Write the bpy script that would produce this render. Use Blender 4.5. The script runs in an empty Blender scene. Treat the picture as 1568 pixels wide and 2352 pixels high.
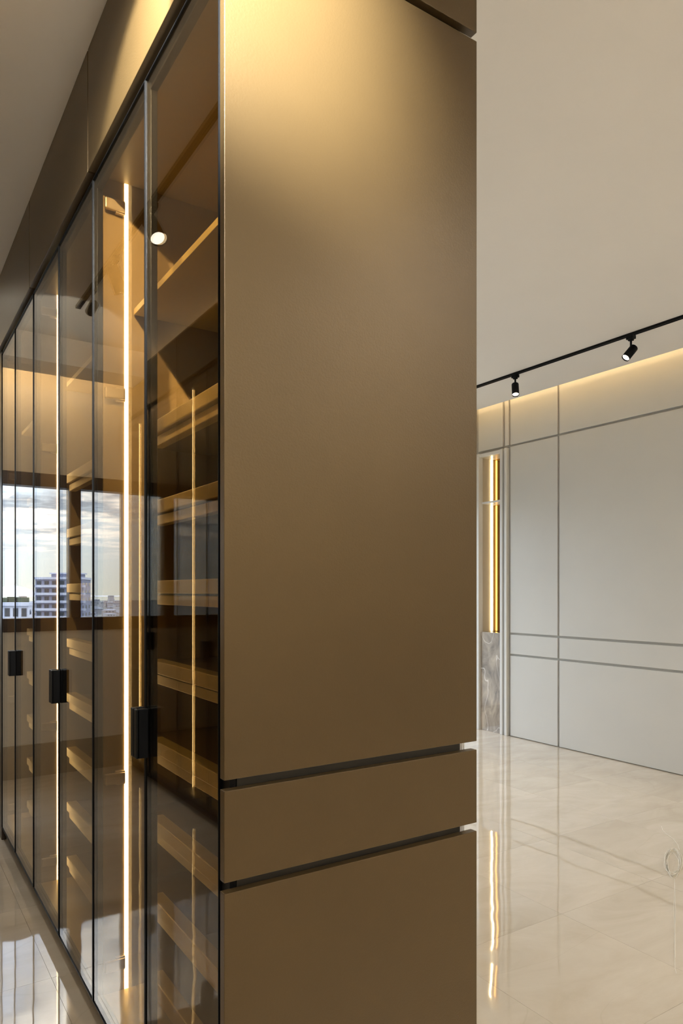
import bpy, bmesh, math, random
from mathutils import Vector, Matrix
random.seed(7)
S = bpy.context.scene
C = S.collection
# ------------------------------------------------------------------ camera
EYE = 1.265                      # eye height above the floor
YAW = math.atan(1065 / 1634)     # camera turned to the right of the cabinet run (+Y)
SN, CS = math.sin(YAW), math.cos(YAW)
cd = bpy.data.cameras.new('camera'); cam = bpy.data.objects.new('camera', cd); C.objects.link(cam)
cam.location = (0, 0, EYE); cam.rotation_euler = (math.pi / 2, 0, -YAW)
cd.sensor_fit = 'VERTICAL'; cd.sensor_height = 36; cd.sensor_width = 24
cd.lens = 1634 / 2352 * 36; cd.shift_y = (1356 - 1176) / 2352; cd.clip_start = 0.02; cd.clip_end = 20000
S.camera = cam
# ------------------------------------------------------------------ exposure
S.view_settings.view_transform = 'Standard'; S.view_settings.look = 'None'
S.view_settings.gamma = 1.0; S.view_settings.use_curve_mapping = False
S.view_settings.exposure = 0.0
# ------------------------------------------------------------------ light levels
SKY = 4.8
LED = 14.0          # cabinet strips
COVE = 24.0          # right wall cove
COVE_BACK = 22.0    # bulkhead strip over the window
HERO = 560.0
WASH = 105.0        # added track spot farther back, out of view, washing the end panel
SIDE = 170.0        # added track spot, out of view, brightening the overhead cupboards
COVE_TOP = 34.0     # strip on top of the facing cupboards         # track spot on the near corner of the cabinet
SPOT = 40.0         # other track spots
FILL_PANEL = 17.5        # added fill panels behind the viewer
WARM = (1.0, 0.79, 0.45)
# ------------------------------------------------------------------ world (cloudy evening sky)
W = bpy.data.worlds.new('sky'); S.world = W; W.use_nodes = True
def build_world():
    nt = W.node_tree; nt.nodes.clear(); N = nt.nodes.new; L = nt.links.new
    out = N('ShaderNodeOutputWorld'); bg = N('ShaderNodeBackground'); bg.inputs[1].default_value = SKY
    tc = N('ShaderNodeTexCoord'); sep = N('ShaderNodeSeparateXYZ'); L(tc.outputs['Generated'], sep.inputs[0])
    ramp = N('ShaderNodeValToRGB'); L(sep.outputs['Z'], ramp.inputs[0])
    e = ramp.color_ramp.elements
    e[0].position = 0.0; e[0].color = (.455, .49, .48, 1)
    e[1].position = 1.0; e[1].color = (.78, .92, 1.20, 1)
    for p, c in ((.05, (.45, .51, .55)), (.14, (.52, .62, .74)), (.40, (.68, .82, 1.08))):
        k = e.new(p); k.color = c + (1,)
    # clouds laid out on a high flat layer
    add = N('ShaderNodeMath'); add.operation = 'ADD'; add.inputs[1].default_value = .06; L(sep.outputs['Z'], add.inputs[0])
    mx = N('ShaderNodeMath'); mx.operation = 'MAXIMUM'; mx.inputs[1].default_value = .03; L(add.outputs[0], mx.inputs[0])
    dv = N('ShaderNodeVectorMath'); dv.operation = 'DIVIDE'
    cb = N('ShaderNodeCombineXYZ')
    for i in range(3): L(mx.outputs[0], cb.inputs[i])
    L(tc.outputs['Generated'], dv.inputs[0]); L(cb.outputs[0], dv.inputs[1])
    n1 = N('ShaderNodeTexNoise'); n1.inputs['Scale'].default_value = 1.15; n1.inputs['Detail'].default_value = 7; n1.inputs['Roughness'].default_value = .58
    L(dv.outputs[0], n1.inputs['Vector'])
    r2 = N('ShaderNodeValToRGB'); r2.color_ramp.elements[0].position = .43; r2.color_ramp.elements[1].position = .56
    L(n1.outputs[0], r2.inputs[0])
    n2 = N('ShaderNodeTexNoise'); n2.inputs['Scale'].default_value = 2.3; n2.inputs['Detail'].default_value = 5
    L(dv.outputs[0], n2.inputs['Vector'])
    r3 = N('ShaderNodeValToRGB'); r3.color_ramp.elements[0].position = .40; r3.color_ramp.elements[1].position = .58
    r3.color_ramp.elements[0].color = (.30, .345, .41, 1); r3.color_ramp.elements[1].color = (1.0, .99, .97, 1)
    cs = N('ShaderNodeMapRange'); cs.inputs[1].default_value = .05; cs.inputs[2].default_value = .45; cs.inputs[3].default_value = .72; cs.inputs[4].default_value = 1.25; L(sep.outputs['Z'], cs.inputs[0])
    cm = N('ShaderNodeVectorMath'); cm.operation = 'SCALE'
    L(n2.outputs[0], r3.inputs[0]); L(r3.outputs[0], cm.inputs[0]); L(cs.outputs[0], cm.inputs['Scale'])
    # no clouds in the haze right over the horizon
    hz = N('ShaderNodeMapRange'); hz.inputs[1].default_value = .035; hz.inputs[2].default_value = .075; L(sep.outputs['Z'], hz.inputs[0])
    mf = N('ShaderNodeMath'); mf.operation = 'MULTIPLY'; L(r2.outputs[0], mf.inputs[0]); L(hz.outputs[0], mf.inputs[1])
    mix = N('ShaderNodeMixRGB'); L(mf.outputs[0], mix.inputs[0]); L(ramp.outputs[0], mix.inputs[1]); L(cm.outputs[0], mix.inputs[2])
    L(mix.outputs[0], bg.inputs[0]); L(bg.outputs[0], out.inputs[0])
build_world()
def portal(name, loc, rot, sx, sy):
    l = bpy.data.lights.new(name, 'AREA'); l.shape = 'RECTANGLE'; l.size = sx; l.size_y = sy; l.cycles.is_portal = True
    o = bpy.data.objects.new(name, l); C.objects.link(o); o.location = loc; o.rotation_euler = rot
portal('window_portal', (.18, 5.19, 1.525), (-math.pi / 2, 0, 0), 1.3, 1.1)
portal('window_portal', (2.93, 5.19, 1.1), (-math.pi / 2, 0, 0), 3.2, 2.1)
# ------------------------------------------------------------------ materials
def mat(name, col, rough=.5, metal=0, spec=.5, emit=None, estr=0):
    m = bpy.data.materials.new(name); m.use_nodes = True
    b = m.node_tree.nodes['Principled BSDF']
    b.inputs['Base Color'].default_value = (*col, 1); b.inputs['Roughness'].default_value = rough
    b.inputs['Metallic'].default_value = metal; b.inputs['Specular IOR Level'].default_value = spec
    if emit: b.inputs['Emission Color'].default_value = (*emit, 1); b.inputs['Emission Strength'].default_value = estr
    return m
def grain(m, scale, amount, bump=0, bscale=None, stretch=(1, 1, 1), detail=4):
    """soft colour variation and fine relief, in world position"""
    nt = m.node_tree; N = nt.nodes.new; L = nt.links.new; b = nt.nodes['Principled BSDF']
    g = N('ShaderNodeNewGeometry'); mp = N('ShaderNodeMapping'); mp.inputs['Scale'].default_value = stretch
    L(g.outputs['Position'], mp.inputs[0])
    n = N('ShaderNodeTexNoise'); n.inputs['Scale'].default_value = scale; n.inputs['Detail'].default_value = detail; L(mp.outputs[0], n.inputs['Vector'])
    c = tuple(b.inputs['Base Color'].default_value)[:3]
    r = N('ShaderNodeValToRGB'); r.color_ramp.elements[0].position = .3; r.color_ramp.elements[1].position = .7
    r.color_ramp.elements[0].color = tuple(x * (1 - amount) for x in c) + (1,); r.color_ramp.elements[1].color = tuple(min(1, x * (1 + amount)) for x in c) + (1,)
    L(n.outputs[0], r.inputs[0]); L(r.outputs[0], b.inputs['Base Color'])
    if bump:
        n2 = N('ShaderNodeTexNoise'); n2.inputs['Scale'].default_value = bscale or scale * 8; n2.inputs['Detail'].default_value = 3; L(mp.outputs[0], n2.inputs['Vector'])
        bp = N('ShaderNodeBump'); bp.inputs['Strength'].default_value = bump; bp.inputs['Distance'].default_value = .002
        L(n2.outputs[0], bp.inputs['Height']); L(bp.outputs[0], b.inputs['Normal'])
    return m
def glass(name, tint, ior=1.5):
    """thin pane: Fresnel mirror over tinted see-through, the same seen from both faces"""
    m = bpy.data.materials.new(name); m.use_nodes = True
    nt = m.node_tree; nt.nodes.clear(); N = nt.nodes.new; L = nt.links.new
    out = N('ShaderNodeOutputMaterial'); mx = N('ShaderNodeMixShader'); tr = N('ShaderNodeBsdfTransparent'); gl = N('ShaderNodeBsdfGlossy')
    gl.inputs['Roughness'].default_value = 0.0; gl.inputs['Color'].default_value = (1, 1, 1, 1)
    tr.inputs[0].default_value = (*tint, 1)
    g = N('ShaderNodeNewGeometry'); mr = N('ShaderNodeMapRange'); mr.inputs[3].default_value = ior; mr.inputs[4].default_value = 1 / ior
    L(g.outputs['Backfacing'], mr.inputs[0]); fr = N('ShaderNodeFresnel'); L(mr.outputs[0], fr.inputs['IOR'])
    L(fr.outputs[0], mx.inputs[0]); L(tr.outputs[0], mx.inputs[1]); L(gl.outputs[0], mx.inputs[2]); L(mx.outputs[0], out.inputs[0])
    return m
def glow(name, col, strength):
    m = bpy.data.materials.new(name); m.use_nodes = True
    nt = m.node_tree; nt.nodes.clear(); N = nt.nodes.new
    out = N('ShaderNodeOutputMaterial'); e = N('ShaderNodeEmission'); e.inputs[0].default_value = (*col, 1); e.inputs[1].default_value = strength
    nt.links.new(e.outputs[0], out.inputs[0]); return m
def stone(name, base, dark, vein, vscale, rough, tilevar=0.0, wav=0.0, vwidth=.012, vstrength=.6, spec=.5, ior=1.5):
    m = mat(name, base, rough, 0, spec); nt = m.node_tree; N = nt.nodes.new; L = nt.links.new; b = nt.nodes['Principled BSDF']; b.inputs['IOR'].default_value = ior
    g = N('ShaderNodeNewGeometry'); oi = N('ShaderNodeObjectInfo')
    off = N('ShaderNodeVectorMath'); off.operation = 'MULTIPLY_ADD'; off.inputs[1].default_value = (1, 1, 1)
    cb = N('ShaderNodeCombineXYZ'); L(oi.outputs['Random'], cb.inputs[0]); L(oi.outputs['Random'], cb.inputs[1])
    sc = N('ShaderNodeVectorMath'); sc.operation = 'SCALE'; sc.inputs['Scale'].default_value = 17 if tilevar else 0; L(cb.outputs[0], sc.inputs[0])
    L(g.outputs['Position'], off.inputs[0]); L(sc.outputs[0], off.inputs[2])
    mp = N('ShaderNodeMapping'); mp.inputs['Rotation'].default_value = (.2, .5, .7); mp.inputs['Scale'].default_value = (1, 2.2, 1.3); L(off.outputs[0], mp.inputs[0])
    n = N('ShaderNodeTexNoise'); n.inputs['Scale'].default_value = vscale; n.inputs['Detail'].default_value = 9; n.inputs['Roughness'].default_value = .62; n.inputs['Distortion'].default_value = 1.2
    L(mp.outputs[0], n.inputs['Vector'])
    r = N('ShaderNodeValToRGB'); r.color_ramp.elements[0].position = .32; r.color_ramp.elements[1].position = .68
    r.color_ramp.elements[0].color = (*dark, 1); r.color_ramp.elements[1].color = (*base, 1); L(n.outputs[0], r.inputs[0])
    # thin veins where a second noise crosses its middle value
    n2 = N('ShaderNodeTexNoise'); n2.inputs['Scale'].default_value = vscale * .6; n2.inputs['Detail'].default_value = 3; n2.inputs['Roughness'].default_value = .35; n2.inputs['Distortion'].default_value = .3; L(mp.outputs[0], n2.inputs['Vector'])
    s = N('ShaderNodeMath'); s.operation = 'SUBTRACT'; s.inputs[1].default_value = .5; L(n2.outputs[0], s.inputs[0])
    a = N('ShaderNodeMath'); a.operation = 'ABSOLUTE'; L(s.outputs[0], a.inputs[0])
    mr = N('ShaderNodeMapRange'); mr.inputs[1].default_value = 0; mr.inputs[2].default_value = vwidth; mr.inputs[3].default_value = vstrength; mr.inputs[4].default_value = 0; L(a.outputs[0], mr.inputs[0])
    mx = N('ShaderNodeMixRGB'); mx.inputs[2].default_value = (*vein, 1); L(mr.outputs[0], mx.inputs[0]); L(r.outputs[0], mx.inputs[1])
    last = mx.outputs[0]
    if tilevar:
        mv = N('ShaderNodeMapRange'); mv.inputs[3].default_value = 1 - tilevar; mv.inputs[4].default_value = 1 + tilevar; L(oi.outputs['Random'], mv.inputs[0])
        mm = N('ShaderNodeVectorMath'); mm.operation = 'SCALE'; L(last, mm.inputs[0]); L(mv.outputs[0], mm.inputs['Scale']); last = mm.outputs[0]
    L(last, b.inputs['Base Color'])
    if wav:
        w = N('ShaderNodeTexNoise'); w.inputs['Scale'].default_value = 3.5; w.inputs['Detail'].default_value = 2; L(g.outputs['Position'], w.inputs['Vector'])
        bp = N('ShaderNodeBump'); bp.inputs['Strength'].default_value = wav; bp.inputs['Distance'].default_value = .01
        L(w.outputs[0], bp.inputs['Height']); L(bp.outputs[0], b.inputs['Normal'])
    return m
M = {}
M['bronze'] = grain(mat('bronze_laminate', (.098, .064, .025), .40, .3), 3.0, .06, .18, 260)
M['edge'] = mat('panel_edge', (.42, .36, .27), .35, .2)
M['gold'] = grain(mat('gold_laminate', (.46, .34, .115), .34, .15), 5, .08, .08, 500)
M['board'] = grain(mat('shelf_board', (.10, .065, .03), .5), 5, .1)
M['inner'] = grain(mat('brown_interior', (.22, .158, .07), .42, .05), 4, .08, .06, 500)
M['dark'] = grain(mat('dark_interior', (.035, .025, .017), .30), 5, .1)
M['black'] = mat('black_aluminium', (.0045, .005, .006), .42, 0, .14)
M['core'] = grain(mat('core_black', (.02, .018, .014), .45), 5, .1)
M['post'] = grain(mat('dark_bronze', (.05, .033, .02), .4, .2), 6, .1)
M['smoked'] = glass('smoked_glass', (.82, .74, .60), 1.29)
M['clear'] = glass('window_glass', (.985, .99, .985), 1.5)
M['led'] = glow('strip_light', WARM, LED)
M['cove'] = glow('cove_strip', (1, .72, .36), COVE)
M['covet'] = glow('cove_strip_top', (1, .70, .36), COVE_TOP)
M['coveb'] = glow('cove_strip_back', (1, .74, .42), COVE_BACK)
M['lens'] = glow('lamp_lens', (1, .88, .70), 6)
M['diffuser'] = glow('fill_diffuser', (1, .93, .82), FILL_PANEL)
M['greige'] = grain(mat('greige_panel', (.62, .615, .58), .38), 1.2, .03, .03, 300)
M['reveal'] = mat('panel_reveal', (.46, .45, .41), .5)
M['niche'] = mat('niche_lacquer', (.56, .50, .40), .35)
M['nichepost'] = mat('pale_lacquer', (.72, .71, .68), .3)
M['mirror'] = mat('bronze_mirror', (.28, .16, .05), .04, 1)
M['paint'] = grain(mat('ceiling_paint', (.82, .78, .72), .85), 2, .015, .03, 60)
M['wallpaint'] = grain(mat('wall_paint', (.68, .61, .51), .8), 2, .02, .03, 80)
M['skirting'] = grain(mat('skirting_stone', (.36, .29, .20), .2), 4, .08)
M['wood'] = grain(mat('window_wood', (.055, .028, .014), .4), 3, .25, .1, 60, (1, 1, .1))
M['white'] = mat('white_fluted', (.80, .80, .80), .45)
M['floor'] = stone('polished_marble', (.74, .665, .55), (.63, .545, .425), (.44, .35, .24), 1.7, .03, .03, .10, .004, .14, .5, 3.0)
M['grout'] = mat('grout', (.38, .32, .24), .7)
M['marble'] = stone('grey_marble', (.56, .48, .38), (.20, .175, .15), (.85, .80, .74), 2.6, .05, 0, 0, .006, .85)
M['wire'] = mat('pale_cable', (.80, .76, .68), .4)
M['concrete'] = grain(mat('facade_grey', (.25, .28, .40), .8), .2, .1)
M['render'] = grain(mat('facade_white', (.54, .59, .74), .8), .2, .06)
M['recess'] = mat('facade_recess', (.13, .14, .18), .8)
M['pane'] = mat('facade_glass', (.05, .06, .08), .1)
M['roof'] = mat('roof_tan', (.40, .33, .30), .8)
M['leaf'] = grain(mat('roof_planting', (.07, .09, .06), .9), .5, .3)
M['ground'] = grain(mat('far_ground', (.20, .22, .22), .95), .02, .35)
M['hill'] = grain(mat('far_hill', (.72, .75, .80), 1.0), .001, .04)  # distance haze is put into the pale hill colour
# ------------------------------------------------------------------ mesh helpers
class MB:
    def __init__(s): s.bm = bmesh.new()
    def box(s, x0, x1, y0, y1, z0, z1, bev=0):
        t = bmesh.new(); bmesh.ops.create_cube(t, size=1)
        for v in t.verts: v.co = Vector((x0 + (v.co.x + .5) * (x1 - x0), y0 + (v.co.y + .5) * (y1 - y0), z0 + (v.co.z + .5) * (z1 - z0)))
        if bev: bmesh.ops.bevel(t, geom=t.edges[:], offset=bev, segments=2, profile=.5, affect='EDGES')
        s._merge(t); return s
    def obox(s, o, ax, ay, az):
        """oriented box: corner o and three edge vectors"""
        o, ax, ay, az = map(Vector, (o, ax, ay, az)); t = bmesh.new(); bmesh.ops.create_cube(t, size=1)
        for v in t.verts: v.co = o + ax * (v.co.x + .5) + ay * (v.co.y + .5) + az * (v.co.z + .5)
        bmesh.ops.recalc_face_normals(t, faces=t.faces); s._merge(t); return s
    def prism(s, pts, y0, y1):
        """polygon in X,Z extruded along Y"""
        t = bmesh.new(); a = [t.verts.new((x, y0, z)) for x, z in pts]; b = [t.verts.new((x, y1, z)) for x, z in pts]; n = len(pts)
        t.faces.new(a); t.faces.new(b[::-1])
        for i in range(n): t.faces.new((a[i], b[i], b[(i + 1) % n], a[(i + 1) % n]))
        bmesh.ops.recalc_face_normals(t, faces=t.faces); s._merge(t); return s
    def lathe(s, prof, origin, axis, seg=32):
        q = Vector(axis).normalized().to_track_quat('Z', 'Y'); t = bmesh.new(); rows = []
        for r, z in prof:
            if r < 1e-6: rows.append([t.verts.new(Vector(origin) + q @ Vector((0, 0, z)))])
            else: rows.append([t.verts.new(Vector(origin) + q @ Vector((r * math.cos(2 * math.pi * k / seg), r * math.sin(2 * math.pi * k / seg), z))) for k in range(seg)])
        for a, b in zip(rows, rows[1:]):
            for k in range(seg):
                p = [a[k % len(a)], a[(k + 1) % len(a)], b[(k + 1) % len(b)], b[k % len(b)]]
                u = []
                for v in p:
                    if v not in u: u.append(v)
                if len(u) > 2: t.faces.new(u)
        bmesh.ops.recalc_face_normals(t, faces=t.faces)
        s._merge(t); return s
    def tube(s, pts, r, seg=6):
        t = bmesh.new(); rows = []; pts = [Vector(p) for p in pts]
        for i, p in enumerate(pts):
            d = (pts[min(i + 1, len(pts) - 1)] - pts[max(i - 1, 0)]).normalized(); q = d.to_track_quat('Z', 'Y')
            rows.append([t.verts.new(p + q @ Vector((r * math.cos(2 * math.pi * k / seg), r * math.sin(2 * math.pi * k / seg), 0))) for k in range(seg)])
        for a, b in zip(rows, rows[1:]):
            for k in range(seg): t.faces.new((a[k], a[(k + 1) % seg], b[(k + 1) % seg], b[k]))
        t.faces.new(rows[0][::-1]); t.faces.new(rows[-1]); s._merge(t); return s
    def _merge(s, t):
        me = bpy.data.meshes.new('t'); t.to_mesh(me); t.free(); s.bm.from_mesh(me); bpy.data.meshes.remove(me)
    def build(s, name, m, parent=None, smooth=False):
        me = bpy.data.meshes.new(name)
        if parent is not None:
            w = wpos(parent)
            for v in s.bm.verts: v.co -= w
        s.bm.to_mesh(me); s.bm.free(); me.materials.append(m)
        if smooth:
            for p in me.polygons: p.use_smooth = True
        o = bpy.data.objects.new(name, me); C.objects.link(o)
        if parent is not None: o.parent = parent
        return o
def wpos(o):
    p = Vector((0, 0, 0))
    while o is not None: p += o.location; o = o.parent
    return p
def bx(*a): return MB().box(*a)
def tag(o, label, cat, group=None):
    o['label'] = label; o['category'] = cat
    if group: o['group'] = group
    return o
def thing(name, loc, label, cat, group=None):
    o = bpy.data.objects.new(name, None); C.objects.link(o); o.location = loc; o.empty_display_size = .1
    return tag(o, label, cat, group)
def struct(o): o['kind'] = 'structure'; return o
# ------------------------------------------------------------------ dimensions
CEIL = 2.842
XD, XP, XB, XC = .5277, .512, 1.10, 1.084     # door plane, panel plane, cabinet back, carcass back
XW = 4.597                                     # right wall panel face
YB = 5.20                                      # window wall
XO = -.4406                                    # front plane of the opposite cabinets
# ------------------------------------------------------------------ the room
fl = struct(bx(-1.3, 5.0, -3.4, 5.4, -.06, -.004).build('floor', M['grout']))
TX, TY = .588, .602
base_tile = None
for i in range(-6, 5):
    for j in range(-8, 8):
        x, y = 2.239 + i * TX, 1.258 + j * TY
        if x > 4.75 or x + TX < -1.2 or y > 5.25 or y + TY < -3.3: continue
        if base_tile is None:
            o = bx(.0004, TX - .0004, .0004, TY - .0004, -.012, 0).build('tile', M['floor']); base_tile = o
        else:
            o = bpy.data.objects.new('tile', base_tile.data); C.objects.link(o)
        o.location = (x, y, 0); o.parent = fl
c = MB(); c.box(-1.3, 4.385, -3.4, YB + .1, CEIL, CEIL + .05)
struct(c.build('ceiling', M['paint']))
c = MB(); c.box(4.05, 4.385, -3.4, YB, 3.12, 3.17); c.box(4.05, 4.09, -3.4, YB, CEIL + .05, 3.12); c.box(4.385, 4.9, -3.4, YB + .1, 3.12, 3.17)
struct(c.build('trim_2', M['paint']))
struct(bx(-1.3, -1.16, -3.4, YB + .2, -.05, 3.1).build('wall_left', M['wallpaint']))
struct(bx(-1.3, 5.0, -3.5, -3.3, -.05, 3.2).build('wall_front', M['wallpaint']))
# window wall: two openings
W1 = (-.47, .80, .986, 2.065); W2 = (1.3, 4.57, .05, 2.15)
w = MB(); y0, y1 = YB, YB + .16
w.box(-1.3, W1[0], y0, y1, -.05, 3.2); w.box(W1[1], W2[0], y0, y1, -.05, 3.2); w.box(W2[1], 5.0, y0, y1, -.05, 3.2)
w.box(W1[0], W1[1], y0, y1, -.05, W1[2]); w.box(W1[0], W1[1], y0, y1, W1[3], 3.2)
w.box(W2[0], W2[1], y0, y1, -.05, W2[2]); w.box(W2[0], W2[1], y0, y1, W2[3], 3.2)
struct(w.build('wall_back', M['wallpaint']))
def window(n, X0, X1, Z0, Z1, fr, mull, mw):
    f = MB()
    f.box(X0, X1, YB - .015, YB + .09, Z0, Z0 + fr, .003); f.box(X0, X1, YB - .015, YB + .09, Z1 - fr, Z1, .003)
    f.box(X0, X0 + fr * .35, YB - .012, YB + .09, Z0 + fr, Z1 - fr); f.box(X1 - fr, X1, YB - .012, YB + .09, Z0 + fr, Z1 - fr)
    o = struct(f.build('window_%d' % n, M['wood']))
    edges = [X0 + fr * .35] + [e for mm in mull for e in (mm - mw / 2, mm + mw / 2)] + [X1 - fr]
    for mm in mull: bx(mm - mw / 2, mm + mw / 2, YB - .01, YB + .085, Z0 + fr, Z1 - fr, .003).build('mullion', M['wood'], o)
    for a, b in zip(edges[0::2], edges[1::2]): bx(a, b, YB + .04, YB + .046, Z0 + fr, Z1 - fr).build('pane', M['clear'], o)
    return o
window(1, *W1, .09, [-.1025], .079)
window(2, *W2, .06, [2.38, 3.32], .06)
bs = struct(bx(-1.16, 1.4, YB - .014, YB, 0, .219, .002).build('baseboard_back', M['skirting']))
# bulkhead in front of the window wall, with a lit pocket behind it
b = MB(); b.box(-.435, 1.3, 4.667, 4.94, 2.676, CEIL); struct(b.build('trim_1', M['paint']))
st = bx(-.42, 1.25, 4.95, 4.975, 2.735, 2.75).build('strip_light', M['coveb'])
tag(st, 'warm light strip hidden in the curtain pocket above the window', 'light strip')
# right wall: backing with a niche opening, boards proud of it
NY0, NY1, NZ0, NZ1 = 4.455, 4.745, .0, 2.478
w = MB(); xb = XW + .018
w.box(xb, xb + .3, -3.4, NY0 - .02, -.05, 3.2); w.box(xb, xb + .3, NY1 + .02, YB + .1, -.05, 3.2); w.box(xb, xb + .3, NY0 - .02, NY1 + .02, NZ1 + .02, 3.2)
w.box(xb + .19, xb + .3, NY0 - .02, NY1 + .02, -.05, NZ1 + .02)
wr = struct(w.build('wall_right', M['reveal']))
J = .009
rows = [(.006, .7075 - J), (.7075 + J, .89 - J), (.89 + J, 2.519 - J), (2.519 + J, 3.1)]
cols = [(-3.25, -.9 - J), (-.9 + J, .95 - J), (.95 + J, 2.1 - J), (2.1 + J, 3.852 - J), (3.852 + J, 4.372)]
for a, bb in cols:
    for z0, z1 in rows:
        bx(XW, XW + .018, a, bb, z0, z1, .0015).build('panel', M['greige'], wr)
bx(XW, XW + .018, 4.462, 4.762, 2.519 + J, 3.1, .0015).build('panel', M['greige'], wr)
bx(XW, XW + .018, 4.392, 4.437, 2.519 + J, 3.1, .0015).build('panel', M['greige'], wr)
for z0, z1 in rows: bx(XW, XW + .018, 4.80, 5.18, z0, z1, .0015).build('panel', M['greige'], wr)
cv = MB(); cv.box(4.25, 4.27, -3.2, 5.15, CEIL + .052, CEIL + .064)
tag(cv.build('cove_light', M['cove']), 'warm cove light strip tucked above the ceiling edge along the panelled wall', 'light strip')
# ------------------------------------------------------------------ display niche in the right wall
nt_ = thing('display_niche', (XW, 4.6, 0), 'tall lit niche with a pale frame, one shelf and a bronze mirror back', 'niche')
for ya, yb in ((4.737, 4.772), (4.448, 4.476), (4.396, 4.424)):
    bx(XW - .022, XW + .03, ya, yb, 0, 2.505, .003).build('post', M['nichepost'], nt_)
bx(XW - .014, XW + .03, 4.476, 4.737, 2.472, 2.503, .002).build('head_rail', M['nichepost'], nt_)
bx(XW + .03, XW + .185, 4.737, 4.75, .88, 2.5).build('side_panel', M['niche'], nt_)
bx(XW + .03, XW + .185, 4.452, 4.465, .88, 2.5).build('side_panel', M['niche'], nt_)
bx(XW + .005, XW + .185, 4.465, 4.737, 2.470, 2.485).build('top_panel', M['niche'], nt_)
bx(XW + .168, XW + .18, 4.465, 4.737, .89, 2.47).build('mirror_back', M['mirror'], nt_)['label'] = 'bronze tinted mirror back'
bx(XW + .005, XW + .166, 4.466, 4.727, 2.050, 2.066, .002).build('shelf', M['nichepost'], nt_)
for z0, z1 in ((.893, 2.048), (2.068, 2.466)):
    bx(XW + .134, XW + .143, 4.726, 4.7365, z0, z1).build('light_strip', M['led'], nt_)
bx(XW + .002, XW + .15, 4.478, 4.735, 0, .888, .002).build('marble_block', M['marble'], nt_)['label'] = 'grey veined polished marble base'
# ------------------------------------------------------------------ wardrobe builder
GZ = [EYE + .4324 - .2203 * k for k in range(8)]         # groove heights of the shelves
ZB, ZT = .0825, 2.472                                     # inside floor and ceiling
ZD0, ZD1 = .065, 2.464                                    # doors
def wardrobe(ya, yb, splits, label, xd, xb, s=1, shelves=True, first=False, gshelf=M['gold'], yend=None, gap=.06):
    """one carcass between ya and yb; s=+1 opens to -X, s=-1 opens to +X"""
    xf = lambda d: xd + s * d                              # depth behind the door plane
    def B(mb, d0, d1, *r):
        a, b_ = sorted((xf(d0), xf(d1))); return mb.box(a, b_, *r)
    D = abs(xb - xd)
    r = thing('wardrobe_cabinet', ((xd + xb) / 2, (ya + yb) / 2, 0), label, 'wardrobe', 'glass fronted wardrobes in a row')
    B(MB(), .024, D, ya, ya + .018, ZD0, ZT + .01).build('side_panel', M['inner'], r)
    B(MB(), .024, D, yb - .018, yb, ZD0, ZT + .01).build('side_panel', M['inner'], r)
    B(MB(), D - .012, D, ya + .018, yb - .018, ZB, ZT).build('back_panel', M['dark'], r)
    B(MB(), .024, D, ya + .018, yb - .018, ZB - .018, ZB).build('base_panel', M['gold'], r)
    B(MB(), .024, D, ya + .018, yb - .018, ZT, ZT + .012).build('top_panel', M['inner'], r)
    B(MB(), .045, D, ya, yb, 0, ZB - .02).build('plinth', M['core'], r)
    bx_ = MB(); B(bx_, *((.085, .0965) if s > 0 else (.088, .0935)), yb - .0208, yb - .018, ZB + .001, ZT - .001); bx_.build('light_strip', M['led'], r)
    if shelves:
        y0, y1 = ya + .020, yb - .024
        zt = EYE + .839
        sh = B(MB(), .112, D - .014, y0, y1, zt - .018, zt, .001).build('shelf', gshelf, r)
        for z in GZ:
            sh = B(MB(), .150, D - .014, y0, yb - .019, z - .004, z + .016, .001).build('shelf', M['board'], r)
            B(MB(), .112, .150, y0, yb - gap, z, z + .035, .0025).build('front_rail', gshelf, sh)
            B(MB(), .122, .150, y0, yb - gap, z - .031, z - .005, .002).build('lip', gshelf, sh)
            B(MB(), .136, .150, y0, yb - gap, z - .005, z, 0).build('groove_shade', M['core'], sh)  # black strip standing in for the shade under the rail
    # doors
    eds = [ya if not first else ya + .016] + splits + [yb if yend is None else yend]
    for k, (a, b_) in enumerate(zip(eds, eds[1:])):
        a += .0015; b_ -= .0015; fw, fd = .018, .022
        f = MB()
        B(f, .0055, fd, a, a + fw, ZD0, ZD1, .0015); B(f, .0055, fd, b_ - fw, b_, ZD0, ZD1, .0015)
        B(f, .0055, fd, a + fw, b_ - fw, ZD0, ZD0 + fw + .004); B(f, .0055, fd, a + fw, b_ - fw, ZD1 - fw - .012, ZD1)
        # thin edge trims that wrap the glass
        B(f, -.0025, .0055, a, a + .0022, ZD0, ZD1); B(f, -.0025, .0055, b_ - .0022, b_, ZD0, ZD1)
        B(f, -.0025, .0055, a + .0022, b_ - .0022, ZD0, ZD0 + .0025); B(f, -.0025, .0055, a + .0022, b_ - .0022, ZD1 - .0025, ZD1)
        d = f.build('door', M['black'], r)
        B(MB(), 0, .005, a + .0022, b_ - .0022, ZD0 + .0025, ZD1 - .0025).build('glass_pane', M['smoked'], d)
        hy = b_ - .014 if k == 0 else a + .014
        h = MB(); B(h, -.027, -.0005, hy - .007, hy + .007, .876, .990, .002)
        B(h, -.029, -.021, *((hy - .007, hy + .013) if k == 0 else (hy - .013, hy + .007)), .876, .990, .002)
        h.build('handle', M['black'], d)
        side = b_ if k == len(eds) - 2 else a
        sg = -1 if side == b_ else 1
        if sg < 0:
            for z in (.17, .715, 1.84, 2.39):
                q = MB(); ys = sorted((side - .026, side - .040)); B(q, .024, .082, ys[0], ys[1], z - .016, z + .016, .003); B(q, .056, .083, side - .034, side - .019, z - .02, z + .02, .002)
                q.build('hinge', M['hinge'], r)
    return r
M['hinge'] = mat('hinge_steel', (.55, .46, .33), .3, .6)
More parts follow.
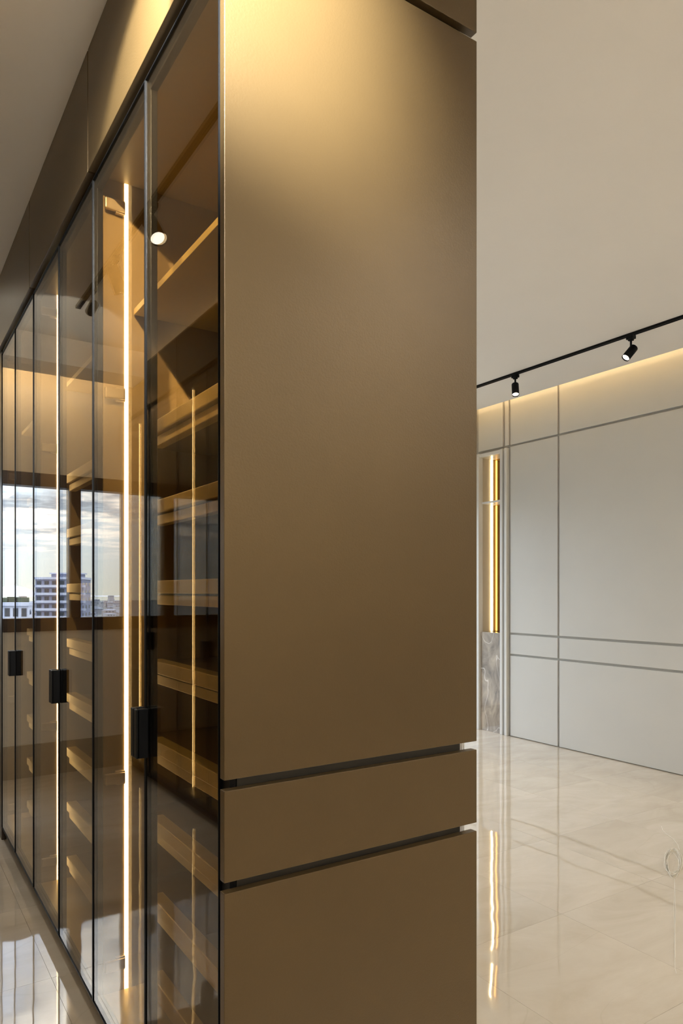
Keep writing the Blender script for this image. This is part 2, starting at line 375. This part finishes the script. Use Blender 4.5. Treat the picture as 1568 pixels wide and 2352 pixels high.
YS = [1.203, 1.652, 2.138, 2.607, 3.087, 3.543, 4.11]
L3 = ['smoked glass wardrobe next to the bronze end panel, gold edged shelves inside',
      'middle smoked glass wardrobe, second from the bronze end panel',
      'farthest smoked glass wardrobe, beside the dark post at the left end']
for k in range(3):
    wardrobe(YS[2 * k], YS[2 * k + 2], [YS[2 * k + 1]], L3[k], XD, XC, 1, True, k == 0, yend=3.956 if k == 2 else None, gap=(.17, .07, .18)[k])
# overhead boxes between the doors and the ceiling
OY = [(1.206, 2.135), (2.141, 3.084), (3.090, 4.12)]
OL = ['bronze overhead cupboard lit by a spotlight, above the nearest wardrobe', 'dim bronze overhead cupboard above the middle wardrobe', 'bronze overhead cupboard at the far left end of the row']
for (a, b_), lab in zip(OY, OL):
    t = thing('overhead_cupboard', (.8, (a + b_) / 2, 2.484), lab, 'cupboard', 'overhead cupboards above the wardrobes')
    bx(XP + .024, XC, a - .003, b_ + .003, 2.4845, CEIL - .001).build('body', M['core'], t)
    bx(XP, XP + .022, a, b_, 2.484, CEIL - .004, .0012).build('front_panel', M['bronze'], t)
# end post, fluted side, end panel cladding
t = thing('end_post', (.6, 4.0, 0), 'dark bronze upright closing the far left end of the wardrobe row', 'post')
bx(XD - .002, XD + .022, 3.958, 4.115, 0, 2.482, .002).build('upright', M['post'], t)
t = thing('fluted_side_panel', (1.10, 2.6, 0), 'white fluted cladding on the hidden right side of the wardrobes', 'panel')
f = MB(); f.box(1.086, 1.092, 1.20, 4.11, 0, CEIL - .002); f.build('backing', M['white'], t)
f = MB()
for k in range(5):
    f.lathe([(0, 0), (.0026, 0), (.0026, CEIL - .003), (0, CEIL - .003)], (1.0935 + k * .0052, 1.203, 0), (0, 0, 1), 10)
f.build('fluting', M['white'], t)
t = thing('end_cladding', (.815, 1.174, 0), 'tall bronze end panel with recessed horizontal slots', 'panel')
XR = 1.1186
for z0, z1 in ((.004, .7285), (.7475, .910), (.929, 2.489), (2.508, CEIL - .002)):
    bx(XP, XR, 1.164, 1.183, z0, z1, .0012).build('panel', M['bronze'], t)
f = MB(); f.box(.545, 1.0855, 1.1832, 1.2015, .004, CEIL - .003)
f.build('core', M['core'], t)
f = MB(); f.box(.531, .543, 1.1835, 1.2175, .065, 2.47); f.build('stile', M['black'], t)
# opposite wardrobes (seen only as a reflection in the glass doors)
OS = [2.265, 2.72, 3.177, 3.634, 4.09, 4.61, 5.13]
for k, nm in enumerate(('nearest', 'middle', 'farthest')):
    o = wardrobe(OS[2 * k], OS[2 * k + 2], [OS[2 * k + 1]], nm + ' wardrobe of the facing row, seen mirrored in the smoked glass', XO, -1.14, -1, False)
    t = thing('overhead_cupboard', (-.8, (OS[2 * k] + OS[2 * k + 2]) / 2, 2.49), nm + ' overhead cupboard of the facing row, mirrored in the glass', 'cupboard', 'overhead cupboards above the wardrobes')
    bx(-1.14, XO - .024, OS[2 * k] + .002, OS[2 * k + 2] - .002, 2.49, CEIL - .06).build('body', M['core'], t)
    bx(XO - .02, XO + .002, OS[2 * k] + .003, OS[2 * k + 2] - .003, 2.49, CEIL - .06, .001).build('front_panel', M['bronze'], t)
t = bx(-1.14, XO, 5.134, YB - .016, 0, 2.782).build('filler_panel', M['post']); tag(t, 'dark filler panel between the facing wardrobes and the window wall', 'panel')
# ------------------------------------------------------------------ tracks and spotlights
def track(x, y0, y1, label):
    t = thing('light_track', (x, y0, CEIL), label, 'track', 'ceiling light tracks')
    q = MB(); q.box(x - .013, x - .005, y0, y1, CEIL - .015, CEIL); q.box(x + .005, x + .013, y0, y1, CEIL - .015, CEIL); q.box(x - .005, x + .005, y0, y1, CEIL - .006, CEIL)
    q.build('rail', M['black'], t)
    bx(x - .0135, x + .0135, y1 - .03, y1 + .004, CEIL - .016, CEIL, .001).build('end_cap', M['black'], t)
    return t
def spotlight(x, y, d, label, energy, angle=50, blend=.6, r=.0255, ln=.095, group='track spotlights under the ceiling tracks', radius=.012, side=0, col=(1, .95, .84)):
    d = Vector(d).normalized(); zc = CEIL - .015
    t = thing('track_spotlight', (x, y, zc), label, 'spotlight', group)
    a = MB(); a.box(x - .017, x + .017, y - .024, y + .024, zc - .022, zc - .0005, .002); a.box(x - .012, x + .012, y - .014, y + .014, zc - .032, zc - .021, .003)
    a.build('adapter', M['black'], t)
    jn = Vector((x, y, zc - .070))
    MB().lathe([(0, 0), (.0065, 0), (.0065, .05), (0, .05)], (x, y, zc - .080), (0, 0, 1), 16).build('stem', M['black'], t, True)
    cc = jn + Vector((0, 0, -.026)) + d * .012 + Vector((-d.y, d.x, 0)).normalized() * side
    h = MB().lathe([(0, -ln / 2), (r - .004, -ln / 2), (r - .001, -ln / 2 + .0015), (r, -ln / 2 + .005), (r, ln / 2), (r - .0022, ln / 2), (r - .003, ln / 2 - .010), (0, ln / 2 - .010)], cc, d, 36)
    hd = h.build('lamp_head', M['black'], t)
    for p in hd.data.polygons: p.use_smooth = len(p.vertices) == 4
    MB().lathe([(0, 0), (r - .0032, 0), (r - .0032, .002), (0, .003)], cc + d * (ln / 2 - .0095), d, 24).build('lens', M['lens'], hd)
    if energy:
        l = bpy.data.lights.new('lamp', 'SPOT'); l.energy = energy; l.color = col; l.spot_size = math.radians(angle); l.spot_blend = blend; l.shadow_soft_size = radius
        o = bpy.data.objects.new('lamp', l); C.objects.link(o); o.parent = t
        o.location = cc + d * (ln / 2 + .004) - t.location; o.rotation_mode = 'QUATERNION'; o.rotation_quaternion = (-d).to_track_quat('Z', 'Y')
    return t
F3, R3, U3 = Vector((SN, CS, 0)), Vector((CS, -SN, 0)), Vector((0, 0, 1))
def imgdir(u, v, k, du, dv):
    """a lamp seen at u,v that turns its face to the eye by k and leans du,dv across the view"""
    V = (F3 + R3 * (u - 784) / 1634 + U3 * (1356 - v) / 1634).normalized()
    q = (R3 * du - U3 * dv); q = (q - V * q.dot(V)).normalized()
    return -V * k + q * math.sqrt(1 - k * k)
XT = 3.87
track(XT, .3, 5.05, 'black light track on the ceiling beside the panelled wall')
spotlight(XT, 3.632, imgdir(1180, 893, .62, .05, 1), 'black track spotlight pointing almost straight down, nearer the lit niche', SPOT, 55)
spotlight(XT, 2.687, imgdir(1450, 808, .62, -.63, .77), 'black track spotlight tilted to the left, nearer the right edge', SPOT, 55)
XT2 = .125
track(XT2, -.8, 4.10, 'black light track over the aisle, mirrored in the glass doors')
spotlight(XT2, 2.826, (-.12, -.50, -.75), 'black track spotlight mirrored in the nearest glass door, lens towards the viewer', SPOT, 50, r=.032, ln=.12)
spotlight(XT2, 3.37, (-.37, .11, -.85), 'black track spotlight mirrored in the second glass door, facing away', SPOT, 50, r=.032, ln=.12)
spotlight(XT2, .65, (.501, .772, -.391), 'black track spotlight over the viewer, aimed at the corner of the wardrobe row', HERO, 60, .75, col=(1, .98, .93), r=.032, ln=.12)
spotlight(XT2, -.1, (.156, .85, -.50), 'unseen track spotlight added behind the viewer, washing the bronze end panel', WASH, 52, .6, r=.032, ln=.12)
spotlight(XT2, 1.25, (.641, .641, -.423), 'unseen track spotlight added over the aisle, aimed at the nearest overhead cupboard', SIDE, 46, .45, r=.032, ln=.12)
spotlight(XT2, 3.78, (.05, .95, -.25), 'black track spotlight added to brighten the bulkhead, mirrored beside a dark door stile', 30, 112, .7, r=.024, ln=.08)  # added lamp, put in to light the bulkhead face
t = bx(-.62, -.605, 2.28, 5.10, CEIL - .0595, CEIL - .052).build('cove_light', M['covet']); tag(t, 'warm light strip on top of the facing overhead cupboards', 'light strip')
# added fill panels, unseen behind the viewer, that brighten the whole room
for x, y, lab in ((2.2, -.5, 'square fill panel added nearest the middle of the room'), (3.7, -.5, 'square fill panel added nearest the panelled wall'), (2.2, -2.2, 'square fill panel added in the far corner behind, towards the middle'),
                  (3.7, -2.2, 'square fill panel added in the far corner behind, by the panelled wall'), (-.5, -.9, 'square fill panel added over the aisle behind the viewer'), (-.5, -2.4, 'square fill panel added at the closed end of the aisle')):
    t = thing('fill_panel', (x, y, CEIL), lab, 'fill light', 'added fill panels behind the viewer')
    f = MB(); f.box(x - .31, x + .31, y - .31, y - .30, CEIL - .012, CEIL); f.box(x - .31, x + .31, y + .30, y + .31, CEIL - .012, CEIL); f.box(x - .31, x - .30, y - .30, y + .30, CEIL - .012, CEIL); f.box(x + .30, x + .31, y - .30, y + .30, CEIL - .012, CEIL)
    f.build('frame', M['white'], t)
    bx(x - .30, x + .30, y - .30, y + .30, CEIL - .009, CEIL - .002).build('diffuser', M['diffuser'], t)
# ------------------------------------------------------------------ loose cable on the floor
def fpt(u, v, z=.004):
    d = 1634 * (EYE - z) / (v - 1356); p = F3 * d + R3 * ((u - 784) / 1634 * d); return Vector((p.x, p.y, z))
t = thing('cable_coil', fpt(1545, 1980, 0), 'pale thin cable coiled on the polished floor with a straight trailing end', 'cable')
q = MB()
for k in range(7):
    pts = []; ru, rv = 18.5 + random.uniform(-6, 4), 34 + random.uniform(-9, 6); cu, cv = 1544 + random.uniform(-3, 3), 1982 + random.uniform(-5, 5)
    a0 = random.uniform(0, 6)
    for j in range(45):
        a = a0 + j * 2 * math.pi / 40; pts.append(fpt(cu + ru * math.cos(a) + 1.2 * math.sin(3 * a + k), cv + rv * math.sin(a), .002 + .0012 * k))
    q.tube(pts, .0011)
q.build('coil', M['wire'], t)
q = MB()
q.tube([fpt(1519, 1898), fpt(1521, 1906), fpt(1528, 1914), fpt(1545, 1926), fpt(1556, 1940), fpt(1560, 1952)], .0011)
q.tube([fpt(1549, 2018), fpt(1548, 2050), fpt(1547, 2090), fpt(1549, 2140), fpt(1549, 2180), fpt(1550, 2225), fpt(1553, 2236)], .0008)
q.tube([fpt(1549, 2018), fpt(1550, 2050), fpt(1551, 2090), fpt(1550, 2140), fpt(1550, 2200)], .0008)
q.build('trailing_end', M['wire'], t)
# ------------------------------------------------------------------ the city beyond the window (seen mirrored in the doors)
def far(u, v, d):
    """where the thing mirrored at u,v really stands, at depth d"""
    p = F3 * d + R3 * ((u - 784) / 1634 * d) + U3 * (EYE + (1356 - v) / 1634 * d)
    return Vector((2 * XD - p.x, p.y, p.z))
GROUND = -42
struct(bx(-2500, 2500, 40, 3100, GROUND - 1, GROUND).build('floor_2', M['ground']))
def tower(label, P1, P2, P3, top, floors, fh, nwin, nside, body, band, balcony=True):
    P1, P2, P3 = (Vector((p.x, p.y, 0)) for p in (P1, P2, P3))
    ex, ey = P2 - P1, P3 - P2; nx, ny = ex.normalized(), ey.normalized(); up = Vector((0, 0, 1)); zt = Vector((0, 0, top))
    t = thing('apartment_tower', (P1.x, P1.y, GROUND), label, 'building')
    MB().obox(P1 + Vector((0, 0, GROUND)), ex, ey, up * (top - GROUND)).build('walls', body, t)
    MB().obox(P1 + zt - nx * .3 - ny * .8, ex + nx * .6, ey + ny * 1.2, up * .9).build('roof_edge', band, t)
    for k in range(floors):
        z = top - (k + 1) * fh
        if balcony:
            MB().obox(P1 + up * (z - .1) - ny * 1.3, ex, ny * 1.6, up * 1.0).build('balcony', band, t)
            MB().obox(P2 + up * (z - .1) + ny * 1.0 - nx * .1, nx * 1.2, ny * 3, up * .9).build('balcony', band, t)
        for j in range(nwin):
            w_ = ex.length / nwin
            wd = MB().obox(P1 + nx * (w_ * (j + .18)) + up * (z + .15) - ny * .12, nx * w_ * .62, ny * .3, up * (fh - .75)).build('window', M['recess'], t)
            for i in range(2):
                MB().obox(P1 + nx * (w_ * (j + .22 + .28 * i)) + up * (z + .25) - ny * .2, nx * w_ * .24, ny * .1, up * (fh - 1.0)).build('pane', M['pane'], wd)
        for j in range(nside):
            w_ = ey.length / nside
            MB().obox(P2 + ny * (w_ * (j + .35)) + up * (z + .6) - nx * .05, nx * .15, ny * w_ * .3, up * 1.3).build('window', M['pane'], t)
    return t
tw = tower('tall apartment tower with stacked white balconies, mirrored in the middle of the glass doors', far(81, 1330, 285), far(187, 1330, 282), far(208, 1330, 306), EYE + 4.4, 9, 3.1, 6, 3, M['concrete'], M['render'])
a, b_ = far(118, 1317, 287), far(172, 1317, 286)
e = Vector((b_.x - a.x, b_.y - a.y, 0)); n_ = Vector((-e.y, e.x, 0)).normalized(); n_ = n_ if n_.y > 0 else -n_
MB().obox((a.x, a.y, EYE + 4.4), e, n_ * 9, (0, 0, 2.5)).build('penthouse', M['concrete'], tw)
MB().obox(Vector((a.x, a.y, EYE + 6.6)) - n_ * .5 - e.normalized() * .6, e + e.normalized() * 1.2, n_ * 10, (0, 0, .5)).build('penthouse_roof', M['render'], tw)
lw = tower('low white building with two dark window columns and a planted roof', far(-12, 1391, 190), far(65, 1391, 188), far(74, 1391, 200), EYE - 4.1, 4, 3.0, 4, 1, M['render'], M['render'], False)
for u0 in (2, 20, 40, 52):
    a, b_ = far(u0, 1390, 191), far(u0 + 15, 1390, 191); e = Vector((b_.x - a.x, b_.y - a.y, 0))
    MB().obox((a.x, a.y, EYE - 3.2), e, (0, 3, 0), (0, 0, 1.1 + .5 * random.random())).build('roof_hedge', M['leaf'], lw)
MB().obox((far(47, 1380, 195)).to_tuple()[:2] + (EYE - 3.2,), Vector((far(62, 1380, 195) - far(47, 1380, 195)).to_tuple()[:2] + (0,)), (0, 3, 0), (0, 0, 1.6)).build('roof_room', M['roof'], lw)
hb = [(-60, 1365, 5200), (-10, 1352, 5200), (28, 1343, 5200), (60, 1350, 5200), (100, 1368, 5200), (160, 1371, 5200), (230, 1369, 5200), (320, 1372, 5200), (500, 1371, 5200)]
t = bmesh.new(); lo, hi, bk = [], [], []
for u, v, d in hb:
    p = far(u, v, d); lo.append(t.verts.new((p.x, p.y - 300, GROUND))); hi.append(t.verts.new(p)); bk.append(t.verts.new((p.x, p.y + 900, GROUND)))
for k in range(len(hb) - 1):
    t.faces.new((lo[k], lo[k + 1], hi[k + 1], hi[k])); t.faces.new((hi[k], hi[k + 1], bk[k + 1], bk[k]))
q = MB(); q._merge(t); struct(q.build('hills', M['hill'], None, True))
walls = [mat('house_wall', c_, .9) for c_ in ((.50, .52, .57), (.40, .41, .46), (.46, .42, .42), (.33, .34, .38))]
spots = []; k = -1
while len(spots) < 60:
    k += 1
    u = random.uniform(208, 300) if k % 3 else random.choice((random.uniform(62, 84), random.uniform(300, 500)))
    d = random.uniform(750, 2400); p = far(u, 1356, d); w_, l_, h_ = random.uniform(9, 22), random.uniform(9, 18), random.uniform(5, 15)
    if any(abs(p.x - a[0]) < (w_ + a[2]) / 2 + 2 and abs(p.y - a[1]) < 24 for a in spots): continue
    spots.append((p.x, p.y, w_))
    if len(spots) in (5, 17, 29): h_ = 26
    o = thing('house', (p.x, p.y, GROUND), 'small pale house in the hazy city far beyond the window', 'house', 'distant city houses')
    bx(p.x - w_ / 2, p.x + w_ / 2, p.y, p.y + l_, GROUND, GROUND + h_).build('walls', random.choice(walls), o)
    bx(p.x - w_ / 2 - .3, p.x + w_ / 2 + .3, p.y - .3, p.y + l_ + .3, GROUND + h_, GROUND + h_ + .6).build('roof', M['roof'] if k % 3 == 0 else M['render'], o)
    for j in range(3): bx(p.x - w_ * .38 + j * w_ * .28, p.x - w_ * .38 + j * w_ * .28 + w_ * .16, p.y - .2, p.y + .1, GROUND + h_ - 2.6, GROUND + h_ - 1.1).build('window', M['recess'], o)
